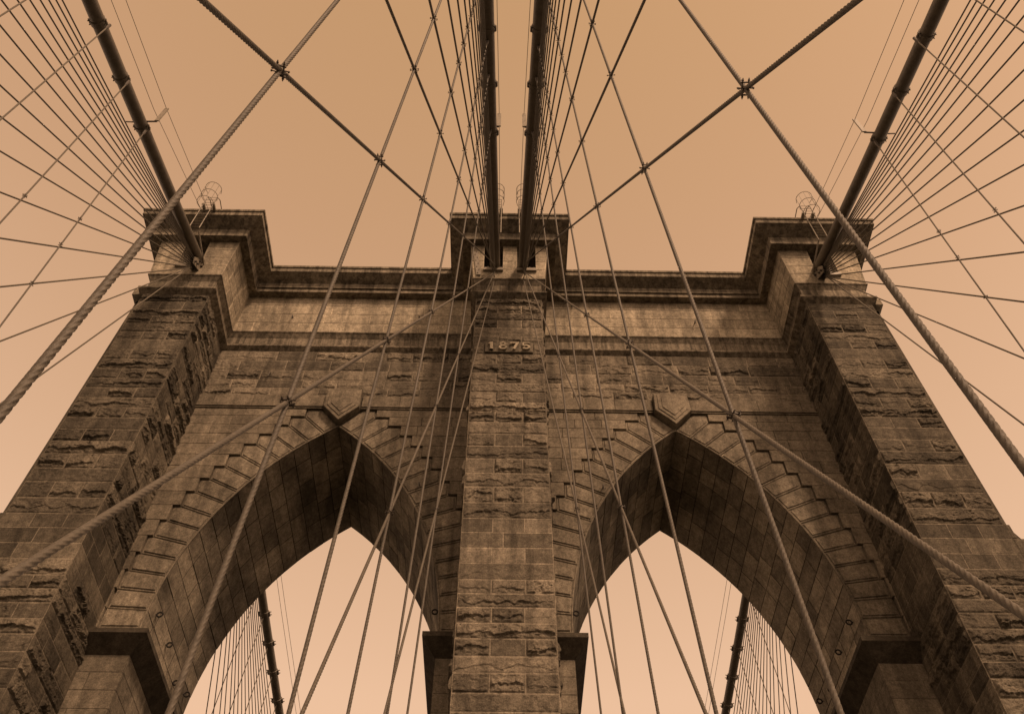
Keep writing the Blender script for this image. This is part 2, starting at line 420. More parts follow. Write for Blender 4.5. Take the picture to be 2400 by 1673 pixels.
    for a, b in ((XC-.05, AX-.93), (AX+.93, XI+.03)):
        x = a; cuts = [a]
        while x < b-2.2: x += rng.uniform(1.3, 2.3); cuts.append(x)
        cuts.append(b)
        for p, q in zip(cuts[:-1], cuts[1:]):
            slab(st, [(s*p, 35.37), (s*q, 35.37), (s*q, 36.22), (s*p, 36.22)], .1, -.20, rng.uniform(.85, 1.1), .012)
        slab(st, [(s*a, 35.28), (s*b, 35.28), (s*b, 35.34), (s*a, 35.34)], .1, -.25, .95, .012)
        slab(st, [(s*a, 35.18), (s*b, 35.18), (s*b, 35.26), (s*a, 35.26)], .1, -.20, .9, .012)
    st.build('string_course', M_SMOOTH, tower)
    # rough wall between string course and lower moulding
    rw = MB(); zr = [36.22, 36.94, 37.62, 38.45, 39.31, ZSH]
    W = XI-XC
    def spw(i):
        c = []; x = rng.uniform(.8, 1.8)
        while x < W-.7: c.append(x); x += rng.uniform(1.2, 2.5)
        return c
    x0 = -XI if s < 0 else XC
    wall(rw, (x0, -.08, 0), (1, 0, 0), (0, 0, 1), W, zr, spw, lambda i, j: rng.choice([.2, .45, .7, .95]), .05, 1.5, jw=.018, jd=.01)
    rw.build('rough_wall', M_ROUGH_C, tower)

# --- impost capitals and pilasters under the arch springings
def pil(x0, x1, capx0, capx1):
    """pilaster between x0..x1 (arch faces), capital overhang to capx0..capx1"""
    mb = MB(); zs = [ZSP-1.0]
    zz = 20.85; k = 0
    while zz > 3:
        for (O, U, W) in (((x0, 0, 0), (1, 0, 0), x1-x0), ((x1, 0, 0), (0, 1, 0), T), ((x0, T, 0), (0, -1, 0), T)):
            n = max(1, int(W/1.5)); cuts = [0]+sorted(rng.uniform((i+.3)*W/n, (i+.7)*W/n)+.0 for i in range(n-1 + (k % 2)))+[W] if W > 2 else [0, W]
            for a, b in zip(cuts[:-1], cuts[1:]):
                if b-a < .12: continue
                Oa, Ua, Va = [np.array(q, float) for q in (O, U, (0, 0, 1))]
                block(mb, Oa, Ua, Va, np.cross(Ua, Va), a, b, zz-.74, zz, 0, .3, .6, rng.uniform(.85, 1.15), .012, .012)
        zz -= .74; k += 1
    mb.build('pilaster', M_SMOOTH, tower)
    mb = MB(); y0, y1 = -.58, T+.4
    def ring(xa, xb, ya, yb, zc): return [(xa, ya, zc), (xb, ya, zc), (xb, yb, zc), (xa, yb, zc)]
    lv = [(x0, x1, .02, T-.02, 20.85), (capx0, capx1, y0, y1, 21.42), (capx0, capx1, y0, y1, 21.62), (x0+.02, x1-.02, -.03, T, 22.02)]
    V = sum([ring(*l) for l in lv], []); F = [(3, 2, 1, 0), (12, 13, 14, 15)]
    for l in range(3):
        for i in range(4): j = (i+1) % 4; F.append((l*4+i, l*4+j, l*4+4+j, l*4+4+i))
    mb.add(V, F, .8)
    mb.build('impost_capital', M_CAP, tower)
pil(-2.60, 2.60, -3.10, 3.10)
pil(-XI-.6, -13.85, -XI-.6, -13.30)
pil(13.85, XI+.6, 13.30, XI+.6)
# bodies of the outer shafts behind the front face and behind the arch wall
mb = MB()
for s in (-1, 1):
    a, b = sorted((s*(XI+.02), s*(XO-.02)))
    mb.box(a, b, .3, T+3.6, -6, 45.1)
mb.box(-XC+.02, XC-.02, .3, T+3.6, -6, 45.1)
mb.build('tower_core', M_SMOOTH, tower)

# --- mouldings and cornice, swept round the whole plan
plan = [(-XO, -DB), (-XI, -DB), (-XI, 0), (-XC, 0), (-XC, -DC), (XC, -DC), (XC, 0), (XI, 0), (XI, -DB), (XO, -DB),
        (XO, T+DB), (XI, T+DB), (XI, T), (XC, T), (XC, T+DC), (-XC, T+DC), (-XC, T), (-XI, T), (-XI, T+DB), (-XO, T+DB)]
def outline(t):
    n = len(plan); o = []
    for i in range(n):
        a, b, c = plan[i-1], plan[i], plan[(i+1) % n]
        nx = ny = 0
        for p, q in ((a, b), (b, c)):
            dx, dy = q[0]-p[0], q[1]-p[1]; L = abs(dx)+abs(dy); nx += dy/L; ny += -dx/L
        o.append((b[0]+nx*t, b[1]+ny*t))
    return o
def sweep(mb, prof, split=1.7):
    """prof: list of (t,z). Each segment is cut into stones of its own tone."""
    loops = [outline(t) for t, z in prof]; n = len(plan)
    for i in range(n):
        j = (i+1) % n
        L = math.dist(plan[i], plan[j]); k = max(1, int(round(L/split)))
        fr = [q/k for q in range(k+1)]
        for q in range(k):
            tn = rng.uniform(.86, 1.14)
            for l in range(len(prof)-1):
                P = []
                for (lv, f) in ((l, fr[q]), (l, fr[q+1]), (l+1, fr[q+1]), (l+1, fr[q])):
                    a, b = loops[lv][i], loops[lv][j]; P.append((a[0]+(b[0]-a[0])*f, a[1]+(b[1]-a[1])*f, prof[lv][1]))
                mb.add(P, [(0, 1, 2, 3)], tn)
                if q and l < len(prof)-1:     # thin open joint between two stones
                    a, b = np.array(P[0]), np.array(P[3]); d = np.array(P[1])-a; d /= np.linalg.norm(d)
                    nn = np.cross(d, b-a); nl = np.linalg.norm(nn)
                    if nl > 1e-6:
                        nn = nn/nl*.003; mb.add([a-d*.012+nn, a+d*.012+nn, b+d*.012+nn, b-d*.012+nn], [(0, 1, 2, 3)], .5)
mb = MB(); sweep(mb, [(-.3, ZSH-.06), (.0, ZSH), (.25, 40.36), (.29, 40.40), (.29, 40.52), (.02, 40.60), (.02, 41.46), (.20, 41.78), (.24, 41.80), (.24, 41.88), (-.3, 42.0)])
mb.build('lower_moulding', M_TRIM, tower)
mb = MB(); sweep(mb, [(.3, 45.02), (.90, 44.98), (.90, 45.68), (1.20, 45.84), (1.60, 46.06), (1.62, 46.06), (1.62, 46.42), (1.69, 46.44), (1.69, 46.62), (-1.6, 46.9)], 2.6)
mb.build('cornice', M_TRIM, tower)
# roof over the whole plan, just below the cornice top
mb = MB(); mb.box(-XO, XO, -1.0, T+1.0, 45.3, 46.7)
for a, b in ((-XO, -XI), (-XC, XC), (XI, XO)): mb.box(a-.3, b+.3, -DB-.6, T+DB, 45.12, 46.72)
mb.build('roof_slab', M_TRIM, tower)
# stubs of the side pier moulding that show beyond the shaft corner
for s in (-1, 1):
    mb = MB(); a, b = XO-.1, XO+.42
    for t, z0, z1 in ((.0, 39.9, 40.16), (.27, 40.38, 40.9)):
        x0, x1 = sorted((s*a, s*(b+t))); mb.box(x0, x1, -DB+.42-t, T+2.5+t, z0, z1, .95)
    V = [(s*a, -DB+.42, 40.16), (s*b, -DB+.42, 40.16), (s*a, -DB+.15, 40.38), (s*(b+.27), -DB+.15, 40.38), (s*b, T, 40.16), (s*(b+.27), T, 40.38)]
    mb.add(V, [(0, 1, 3, 2), (1, 4, 5, 3)], .9)
    mb.build('side_moulding', M_TRIM, tower)

# --- frieze (cap blocks with the cable openings, and the ashlar between them)
ZF0, ZF1, TF0, TF1 = 41.9, 45.05, .20, .46
def tz(z): return TF0+(TF1-TF0)*(z-ZF0)/(ZF1-ZF0)
def fblock(mb, p, q, nrm, za, zb, tone, e0=0, e1=0):
    """smooth ashlar stone on the slightly battered frieze; p,q plan points, nrm outward"""
    p, q, nrm = [np.array(v, float) for v in (p, q, nrm)]; L = np.linalg.norm(q-p); d = (q-p)/L
    us = [0, .014, .03, L-.03, L-.014, L]; zs = [za, za+.016, za+.034, zb-.034, zb-.016, zb]
    P = np.zeros((6, 6, 3))
    for i, u in enumerate(us):
        for j, z in enumerate(zs):
            e = -.014 if (i in (0, 5) or j in (0, 5)) else 0
            uu = u-tz(z)*e0*(1-u/L)+tz(z)*e1*(u/L); w = p+d*uu+nrm*(tz(z)+e); P[i, j] = (w[0], w[1], z)
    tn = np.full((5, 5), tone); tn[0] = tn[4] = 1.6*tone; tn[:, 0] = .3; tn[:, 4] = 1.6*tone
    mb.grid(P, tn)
fr = MB(); rows = [ZF0, 42.75, 43.52, 44.28, ZF1]
def frow(p, q, nrm, zrows, lo=1.2, hi=2.6, en=(0, 0)):
    p, q = np.array(p, float), np.array(q, float); L = np.linalg.norm(q-p); d = (q-p)/L
    for za, zb in zip(zrows[:-1], zrows[1:]):
        c = [0]; x = rng.uniform(lo*.5, hi)
        while x < L-lo*.5: c.append(x); x += rng.uniform(lo, hi)
        c.append(L)
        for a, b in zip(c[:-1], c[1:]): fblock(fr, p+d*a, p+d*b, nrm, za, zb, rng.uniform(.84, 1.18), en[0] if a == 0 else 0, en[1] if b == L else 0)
wrows = [ZF0, 42.7, 43.5, 44.3, ZF1]
for s in (-1, 1):
    a, b = sorted((s*(XC+.15), s*(XI-.15)))
    frow((a, 0), (b, 0), (0, -1), wrows, 1.6, 3.2)
    # flanks of the outer blocks and of the central block
    if s > 0:
        frow((XI, 0), (XI, -DB), (-1, 0), wrows, .9, 1.8, (0, 1)); frow((XO, -DB), (XO, T), (1, 0), wrows, en=(1, 0)); frow((XC, -DC), (XC, 0), (1, 0), wrows, en=(1, 0))
    else:
        frow((-XI, -DB), (-XI, 0), (1, 0), wrows, .9, 1.8, (1, 0)); frow((-XO, T), (-XO, -DB), (-1, 0), wrows, en=(0, 1)); frow((-XC, 0), (-XC, -DC), (-1, 0), wrows, en=(0, 1))
def face_front(x0, x1, y, za, zb, tone, e0=0, e1=0): fblock(fr, (x0, y), (x1, y), (0, -1), za, zb, tone, e0, e1)
SL = {0: [(-1.37, -.34), (.44, 1.46)], -1: [(-17.95, -16.72)], 1: [(16.72, 17.95)]}
for key, (xa, xb, d) in {0: (-XC, XC, DC), -1: (-XO, -XI, DB), 1: (XI, XO, DB)}.items():
    c = [xa]+sorted(sum([list(q) for q in SL[key]], []))+[xb]
    face_front(xa, xb, -d, rows[0], rows[1], rng.uniform(.95, 1.1), 1, 1)
    for za, zb in zip(rows[1:-1], rows[2:]):
        for i in range(0, len(c)-1, 2):
            face_front(c[i], c[i+1], -d, za, zb, rng.uniform(.88, 1.15), 1 if i == 0 else 0, 1 if i == len(c)-2 else 0)
    # body behind: full below the openings, piers beside them
    fr.box(xa-.1, xb+.1, -d-.1, .5, ZF0-.3, rows[1]-.02, .9)
    for i in range(0, len(c)-1, 2): fr.box(max(c[i]+.02, xa-.1), min(c[i+1]-.02, xb+.1), -d-.1, .5, rows[1]-.02, ZF1, .9)
    fr.box(xa-.1, xb+.1, -d+2.4, .6, ZF0-.3, ZF1, .5)
fr.box(-XI, XI, -.1, 1, ZF0-.3, ZF1+.05, .9)
fr.build('frieze', M_FRIEZE, tower)
# iron bearing plates and anchor bolts in the openings
for x0, x1 in SL[0]+SL[-1]+SL[1]:
    mb = MB(); mb.box(x0-.02, x1+.02, -DC-.40, -DC+1.0, 42.50, 42.74); mb.build('bearing_plate', M_PALE, tower)
    n = 8
    for i in range(n):
        x = x0+.1+(x1-x0-.2)*i/(n-1)
        mb = MB(); mb.tube([(x, -3.75, 42.74), (x, -3.75, 42.94), (x, -3.75, 42.95), (x, -3.75, 43.02), (x, -3.75, 43.03), (x, -3.75, 43.15+.1*(i % 2))], [.028, .028, .05, .05, .028, .028], 6)
        mb.build('anchor_bolt', M_IRON, tower)
# riveted strap on the central block
mb = MB(); p0, p1 = np.array([-1.88, -DC-.40, 44.55]), np.array([-1.62, -DC-.30, 42.1])
d = (p1-p0)/np.linalg.norm(p1-p0); ax = [np.array([1., 0, 0]), np.array([0, -1., 0]), d]
mb.obox((p0+p1)/2, ax, (.13, .015, np.linalg.norm(p1-p0)/2)); mb.build('riveted_strap', M_PALE, tower)
for i in range(8):
    mb = MB(); c = p0+(p1-p0)*(i+.5)/8+np.array([.05*(-1)**i, -.02, 0]); mb.tube([c, c+np.array([0, -.03, 0])], .025, 6); mb.build('rivet', M_IRON, tower)

# --- date stone
mb = MB(); slab(mb, [(-1.13, 35.27), (1.18, 35.27), (1.18, 36.06), (-1.13, 36.06)], -DC+.3, -DC-.10, 1.0, .03)
plq = mb.build('date_plaque', M_RING, tower)
for a, b in ((-XC, -1.13), (1.18, XC)):
    mb = MB(); block(mb, np.array([a, -DC, 0.]), np.array([1., 0, 0]), np.array([0, 0, 1.]), np.array([0, -1., 0]), 0, b-a, 35.23, 36.07, .5, .04, 1.2, .95, seed=3)
    mb.build('plaque_side_stone', M_ROUGH_C, tower)
# digits as polylines thickened into raised slabs with serifs
def stroke(mb, pts, w, y0, y1):
    pts = [np.array(p, float) for p in pts]; n = len(pts); L, Rr = [], []
    closed = np.allclose(pts[0], pts[-1])
    for i in range(n):
        if closed: a, b = pts[(i-1) % (n-1)], pts[(i+1) % (n-1)]
        else: a, b = pts[max(i-1, 0)], pts[min(i+1, n-1)]
        d = (b-a)/np.linalg.norm(b-a); nn = np.array([-d[1], d[0]])*w/2; L.append(pts[i]+nn); Rr.append(pts[i]-nn)
    for i in range(n-1):
        q = [L[i], L[i+1], Rr[i+1], Rr[i]]
        V = [(p[0], y0, p[1]) for p in q]+[(p[0], y1, p[1]) for p in q]
        mb.add(V, [(0, 1, 2, 3), (7, 6, 5, 4), (0, 4, 5, 1), (1, 5, 6, 2), (2, 6, 7, 3), (3, 7, 4, 0)], 1.12)
def circ(cx, cz, rx, rz, a0, a1, n=18): return [(cx+rx*math.cos(math.radians(a0+(a1-a0)*i/n)), cz+rz*math.sin(math.radians(a0+(a1-a0)*i/n))) for i in range(n+1)]
def digit(ch, x0):
    mb = MB(); b, h, w = 35.38, .56, .38; W = .125; y0, y1 = -DC-.22, -DC-.08
    if ch == '1':
        stroke(mb, [(x0+w*.5, b), (x0+w*.5, b+h)], W*1.1, y0, y1); stroke(mb, [(x0+.09, b+.03), (x0+w-.09, b+.03)], .06, y0+.03, y1)
        stroke(mb, [(x0+.05, b+h-.15), (x0+w*.5, b+h-.04)], .10, y0-.003, y1)
    if ch == '8':
        stroke(mb, circ(x0+w*.5, b+.15, .155, .125, 0, 360), W*.8, y0, y1); stroke(mb, circ(x0+w*.5, b+.42, .12, .10, 0, 360), W*.75, y0-.003, y1)
    if ch == '7':
        stroke(mb, [(x0-.02, b+h-.045), (x0+w+.02, b+h-.045)], .10, y0, y1); stroke(mb, [(x0+w-.03, b+h-.05), (x0+w*.42, b)], W, y0-.003, y1)
        stroke(mb, [(x0+.02, b+h-.02), (x0+.02, b+h-.16)], .06, y0-.005, y1)
    if ch == '5':
        stroke(mb, [(x0+.03, b+h-.045), (x0+w-.02, b+h-.045)], .09, y0, y1); stroke(mb, [(x0+.06, b+h-.04), (x0+.05, b+.26)], .075, y0-.003, y1)
        stroke(mb, circ(x0+w*.48, b+.18, .15, .135, 140, -150), W*.85, y0-.005, y1)
    return mb.build('digit', M_FRIEZE, plq)
for ch, x in zip('1875', (-1.0, -.45, .10, .66)): digit(ch, x)

# --- iron eye bolts in the soffits, beam hole marks on the spandrels
def torus(mb, c, r, rr, n=14, ax=(0, 1, 0)):
    ax = np.array(ax, float); a = np.cross(ax, (0, 0, 1.)); a = a/np.linalg.norm(a) if np.linalg.norm(a) > 1e-3 else np.array([1., 0, 0]); b = np.cross(ax, a)
    mb.tube([np.array(c)+(a*math.cos(t)+b*math.sin(t))*r for t in np.linspace(0, 2*math.pi, n+1)], rr, 6, False)
for s in (-1, 1):
    for side, th, y in ((1, .08, .7), (1, .08, 2.6), (1, .055, 4.6), (-1, .075, .25), (1, .085, 6.1)):
        x, zc = arc(side, th); mb = MB(); c = np.array([s*(x-side*.16), y, zc])
        mb.tube([(s*(x+side*.1), y, zc), (s*(x-side*.08), y, zc)], .025, 6); torus(mb, c, .11, .034)
        mb.build('eye_bolt', M_BLACK, tower)
for x, zc in ((-3.95, 29.9), (4.35, 29.9), (-12.4, 38.0), (-5.05, 43.2), (3.7, 44.6), (10.6, 43.1), (-12.2, 43.1)):
    mb = MB(); yy = -.42 if zc > 42 else -.2
    mb.tube([(x, yy+.3, zc), (x, yy-.10, zc)], .035, 6); mb.tube([(x, yy-.08, zc), (x, yy-.10, zc-.34)], [.03, .018], 6)
    mb.build('iron_hook', M_IRON, tower)
# gusset plates holding the stays of the outer fans
for s in (-1, 1):
    mb = MB(); q = [(-3.0, 43.35), (-3.0, 42.65), (-3.9, 42.2), (-4.55, 41.75), (-4.75, 42.1), (-4.3, 42.75), (-4.0, 43.3)]
    for x in (16.62, 16.98):
        V = [(s*x, p[0], p[1]) for p in q]+[(s*(x+.05), p[0], p[1]) for p in q]; n = len(q)
        mb.add(V, [tuple(range(n)), tuple(range(2*n-1, n-1, -1))]+[(i, (i+1) % n, n+(i+1) % n, n+i) for i in range(n)])
    mb.build('gusset_plate', M_PALE, tower)
    for y, zc in ((-3.3, 43.0), (-3.9, 42.6), (-4.3, 42.15), (-4.55, 41.95), (-4.2, 42.6)):
        mb = MB(); mb.tube([(s*16.5, y, zc), (s*17.15, y, zc)], .06, 8); mb.build('gusset_pin', M_IRON, tower)

# ------------------------------------------------------------------ ladders with safety cages
def ladder(cx, w, y, z0, z1, hoops, label):
    e = empty('cage_ladder', (cx, y, z0), label, 'ladder', 'caged ladders over the tower cornice')
    for sx in (-1, 1):
        mb = MB(); x = cx+sx*w/2
        mb.tube([(x, y, z0), (x, y, z1), (x, y+.35, z1+.35), (x, y+1.1, z1+.3), (x, y+1.1, 46.7)], .028, 6); mb.build('rail', M_PALE, e)
    zc = z0+.15
    while zc < z1: mb = MB(); mb.tube([(cx-w/2, y, zc), (cx+w/2, y, zc)], .014, 5); mb.build('rung', M_PALE, e); zc += .32
    mb = MB(); R = w*.62+.05
    arcs = []
    for zc in hoops:
        pts = [(cx-w/2-.08, y, zc)]+[(cx+R*1.15*math.cos(t), y-.28-R*1.15*math.sin(t), zc) for t in np.linspace(math.pi, 0, 15)]+[(cx+w/2+.08, y, zc)]
        mb.tube(pts, .017, 5)
    for t in np.linspace(math.pi, 0, 6):
        mb.tube([(cx+R*1.15*math.cos(t), y-.28-R*1.15*math.sin(t), hoops[0]), (cx+R*1.15*math.cos(t), y-.28-R*1.15*math.sin(t), hoops[-1])], .014, 5)
    mb.build('safety_cage', M_PALE, e)
    for sx in (-1, 1): mb = MB(); mb.box(cx+sx*w/2-.08, cx+sx*w/2+.08, y-.03, y+.40, 46.38, 46.50); mb.build('wall_bracket', M_PALE, e)
ladder(-16.92, .56, -5.68, 43.6, 47.3, (46.0, 46.85, 47.75), 'pale caged ladder on the cornice of the left tower shaft')
ladder(16.86, .56, -5.68, 43.3, 47.3, (46.0, 46.85, 47.65), 'pale caged ladder on the cornice of the right tower shaft')
ladder(-.70, .46, -5.66, 43.6, 47.6, (46.8, 47.6, 48.3), 'thin caged ladder above the central shaft, beside its left thick cable')
ladder(.76, .46, -5.66, 43.6, 47.6, (46.8, 47.6, 48.3), 'thin caged ladder above the central shaft, beside its right thick cable')
for s in (-1, 1):     # sloping stringers from the cable up to the cornice of the outer shafts
    o = MB(); o.tube([(s*16.62, -5.6, 43.4), (s*16.5, -4.4, 42.9), (s*16.5, -3.9, 42.8)], .045, 6)
    o = o.build('ladder_strut', M_PALE); tag(o, 'pale strut under the caged ladder of the %s shaft' % ('left' if s < 0 else 'right'), 'strut')

# ------------------------------------------------------------------ cables
def cz(d): return 43.1-.485*d+.0012*d*d
PL = {('left', 'outer'): -1, ('left', 'inner'): -1, ('right', 'inner'): 1, ('right', 'outer'): 1}
def cable_pt(side, kind, y, back=False):
    s = -1 if side == 'left' else 1
    if back: d = y-(T+3.9); return np.array([s*(16.75-.11*d), y, cz(d)])
    d = -3.9-y
    if kind == 'outer': return np.array([s*(16.8-.045*d), y, cz(d)])
    return np.array([s*(.76+.0175*d), y, cz(d)])
ORD = ['zeroth', 'first', 'second', 'third', 'fourth', 'fifth', 'sixth', 'seventh', 'eighth', 'ninth', 'tenth', 'eleventh', 'twelfth', 'thirteenth',
       'fourteenth', 'fifteenth', 'sixteenth', 'seventeenth', 'eighteenth', 'nineteenth', 'twentieth', 'twenty-first', 'twenty-second', 'twenty-third', 'twenty-fourth', 'twenty-fifth']
def rope_mesh(p0, p1, r, twist):
    p0, p1 = np.array(p0, float), np.array(p1, float); L = np.linalg.norm(p1-p0); d = (p1-p0)/L
    a = np.cross(d, (0, 1., 0)) if abs(d[1]) < .9 else np.cross(d, (1., 0, 0)); a /= np.linalg.norm(a); b = np.cross(d, a)
    if not twist:
        mb = MB(); mb.tube([p0, p1], r, 8); return mb
    ts = [0.0]; lay = .36
    while ts[-1] < L:
        dist = np.linalg.norm(p0+d*ts[-1]-CAM_POS)
        ts.append(ts[-1]+(.015 if dist < 9 else .03 if dist < 14 else .045 if dist < 18 else .8))
    ts[-1] = L; ts = np.array(ts); ph = np.zeros_like(ts)
    for i in range(1, len(ts)):
        st = ts[i]-ts[i-1]; ph[i] = ph[i-1]+(2*math.pi*st/lay if st < .2 else 0)
    sides = 18; k = np.arange(sides); rad = np.where(k % 3 == 0, .80, 1.03)*r
    ang = 2*math.pi*k/sides+ph[:, None]
    sag = np.zeros_like(ts)
    P = p0+ts[:, None, None]*d+(np.cos(ang)*rad)[..., None]*a+(np.sin(ang)*rad)[..., None]*b
    n = len(ts); idx = np.arange(n*sides).reshape(n, sides); nx = np.roll(idx, -1, 1)
    q = np.stack([idx[:-1], nx[:-1], nx[1:], idx[1:]], -1).reshape(-1, 4)
    mb = MB(); mb.v.append(P.reshape(-1, 3)); mb.f = q.tolist(); mb.t = [1.0]*len(q); mb.n = n*sides
    return mb
# U-bolt clamp, modelled once at the origin (rope along z, other rope slanting in y-z)
def clamp_mesh():
    mb = MB()
    for (zc, t) in ((.0, 1), (.0, -1)):
        d1 = np.array([0, -math.sin(.62), math.cos(.62)])*t*.055
        pts = [d1+np.array([.17, -.03, 0])]+[d1+np.array([.062*math.cos(a), .05*t*0+.062*math.sin(a)*t, 0]) for a in np.linspace(0, math.pi, 9)]+[d1+np.array([-.17, -.03, 0])]
        mb.tube([d1+np.array([.0, -.16*t, 0])+np.array([.058, 0, 0]), d1+np.array([.058, 0, 0])]+[d1+np.array([.058*math.cos(a), .058*math.sin(a)*t, 0]) for a in np.linspace(0, math.pi, 9)]+[d1+np.array([-.058, -.16*t, 0])], .011, 6)
        mb.box(-.10+d1[0], .10+d1[0], -.075*t+d1[1]-.012, -.075*t+d1[1]+.012, d1[2]-.02, d1[2]+.02)
        for sx in (-1, 1): mb.tube([d1+np.array([sx*.058, -.10*t, 0]), d1+np.array([sx*.058, -.13*t, 0])], .022, 6)
    mb.tube([(-.16, 0, .05), (.16, 0, .02)], .012, 6); mb.tube([(-.15, -.02, -.05), (.15, -.02, -.04)], .012, 6)
    for x in (-.14, .14): mb.tube([(x-.012, 0, .035), (x+.012, 0, .035)], .022, 6); mb.tube([(x-.012, -.02, -.045), (x+.012, -.02, -.045)], .022, 6)
    me = mb.build('clamp_source', M_IRON); data = me.data; bpy.data.objects.remove(me); data.name = 'clamp'; return data
CLAMP = clamp_mesh()
def add_clamp(pos, parent, sc, rz):
    o = bpy.data.objects.new('clamp', CLAMP); COL.objects.link(o); o.parent = parent; o.location = pos; o.scale = (sc,)*3; o.rotation_euler = (0, 0, rz)
ROPE_R = .0245
SUSP_Y = {('left', 'inner'): [(-26.22, .0177), (-23.274, -.0111), (-20.453, -.02), (-17.75, -.006), (-14.0, -.065), (-11.6, -.05)],
          ('right', 'inner'): [(-25.792, .006), (-22.745, -.0169), (-19.512, -.0326), (-16.5, -.035), (-12.97, -.09), (-10.2, -.085)],
          ('left', 'outer'): [-13.2, -15.8, -18.4, -21.0, -23.6, -26.2], ('right', 'outer'): [-13.2, -15.8, -18.4, -21.0, -23.6, -26.2]}
INNER = {'left': [(-3.28, -19.96), (-3.68, -25.13), (-3.56, -30.26), (-4.0, -34.80), (-3.64, -39.55), (-3.0, -44.9)],
         'right': [(-3.38, -18.94), (-3.89, -24.35), (-3.66, -29.92), (-4.04, -34.94), (-3.4, -40.5), (-2.9, -46.5)]}
STAY_Y = [-20.2, -25.2, -30.1, -34.9, -39.9, -44.8, -49.3, -53.5, -58, -62.5, -67, -71.5, -76, -80.5, -85, -89.5, -94]
WHERE = {('left', 'outer'): 'leftmost thick cable', ('left', 'inner'): 'left middle cable',
         ('right', 'inner'): 'right middle cable', ('right', 'outer'): 'rightmost thick cable'}
def plane_pt(side, kind, y, zc, ysus=None):
    s = -1 if side == 'left' else 1
    if kind == 'inner': return np.array([s*(2.70-.04*(zc+6)), y, zc])
    return None
for key in PL:
    side, kind = key; s = -1 if side == 'left' else 1
    ys = sorted([q if isinstance(q, tuple) else (q, 0) for q in SUSP_Y[key]], reverse=True)     # foot and lean of each rope
    # main cable
    pts = [cable_pt(side, kind, y) for y in np.arange(-2.2, -60, -1.2)]
    e = empty('main_cable', tuple(pts[0]), 'thick round main cable running up to the tower, the %s' % WHERE[key], 'cable', 'main cables of the bridge')
    mb = MB(); mb.tube(pts, .275, 24); mb.build('cable_sheath', M_CABLE, e, True)
    # bundle of wires fanning under the sheath close to the saddle
    for y in np.arange(-13.25, -45, -2.6):
        c = cable_pt(side, kind, y); dr = cable_pt(side, kind, y-.5)-c; dr /= np.linalg.norm(dr)
        mb = MB(); mb.tube([c-dr*.13, c-dr*.11, c+dr*.11, c+dr*.13], [.29, .315, .315, .29], 20)
        for a in (-1, 1):
            for o2 in (-.07, .07):
                for sg in (-1, 1):
                    p = c+dr*o2*1.3+np.array([a*.30, 0, -.10]); mb.tube([p+np.array([0, 0, -.12]), p+np.array([a*.02, 0, .16])], .02, 5)
            pc = c+np.array([a*.31, 0, -.05]); mb.tube([pc-dr*.13, pc+dr*.13], .05, 6)
        w = mb.build('cable_band', M_CABLE, e)
    # hand wires above the cable
    for off, h in ((.66, 1.62), (.08, 1.60)):
        mb = MB(); pp = [cable_pt(side, kind, y)+np.array([-s*off if kind == 'outer' else -s*off*.55, 0, h]) for y in (-13.5, -20, -30, -45)]
        end = np.array([s*(16.55-.0 if kind == 'outer' else .55), -5.6, 45.4 if off > .3 else 44.6])
        mb.tube([end]+pp, .013, 5); mb.build('hand_wire', M_ROPE, e)
    # stanchion plate carrying the hand wires
    c = cable_pt(side, kind, -13.5); off = .68 if kind == 'outer' else .36
    mb = MB(); x = c[0]-s*off
    mb.box(x-.09, x+.09, -13.56, -13.50, c[2]+.12, c[2]+1.62); mb.build('stanchion_plate', M_PALE, e)
    mb = MB(); mb.tube([(c[0], -13.5, c[2]+.1), (x, -13.5, c[2]+.14)], .04, 6); mb.tube([(c[0]+s*.55, -13.6, c[2]-.2), (c[0], -13.5, c[2])], .03, 6)
    mb.build('stanchion_bracket', M_IRON, e)
    # stays
    if kind == 'inner': sad = np.array([s*.80, -3.9, 42.9])
    else: sad = np.array([s*16.85, -4.25, 41.95])
    for k, ya in enumerate(STAY_Y):
        if kind == 'inner':
            yt, ya = INNER[side][k] if k < 6 else (-3.3, ya-(1.5 if s > 0 else 0))
            bot = np.array([s*2.70, ya, -6.0]); top = np.array([s*.74, yt, 43.0])
        else: bot = np.array([s*14.2, ya, -6.0]); top = sad+np.array([0, .25*min(1, k/6), .9*min(1, max(0, k-2)/8)])
        if kind == 'inner':
            top = np.array([s*(2.70-.04*(top[2]+6)), top[1], top[2]])
        mb = rope_mesh(top, bot, ROPE_R if kind == 'inner' else .030, kind == 'inner' and k < 9)
        o = mb.build('stay_rope', M_ROPE, None, True)
        tag(o, 'diagonal wire stay, %s from the bottom in the fan under the %s' % (ORD[k+1], WHERE[key]), 'stay rope', 'diagonal stays fanning out under the %s' % WHERE[key])
    # suspenders
    for j, (y0_, lean) in enumerate(ys):
        c = cable_pt(side, kind, y0_+lean*35); y = y0_+lean*35
        if kind == 'inner':
            topz = c[2]-.25; top = np.array([s*(2.70-.04*(topz+6)), y0_+lean*topz, topz]); bot = np.array([s*2.70, y0_-6*lean, -6.0])
        else:
            top = np.array([s*(17.5-.103*abs(y)), y, c[2]-.3]); bot = np.array([s*(13.4+.055*abs(y)), y, -6.0])
            top = top+(top-bot)*0
        e2 = empty('suspender_rope', tuple(bot), 'upright wire suspender, %s out from the tower, under the %s' % (ORD[j+1], WHERE[key]), 'suspender rope', 'upright suspenders under the %s' % WHERE[key])
        mb = rope_mesh(top, bot, ROPE_R if kind == 'inner' else .027, kind == 'inner'); mb.build('rope', M_ROPE, e2, True)
        mb = MB(); dd = (bot-top)/np.linalg.norm(bot-top); mb.tube([top, top+dd*.35, top+dd*.5], [.06, .06, .03], 8); mb.build('socket', M_IRON, e2)
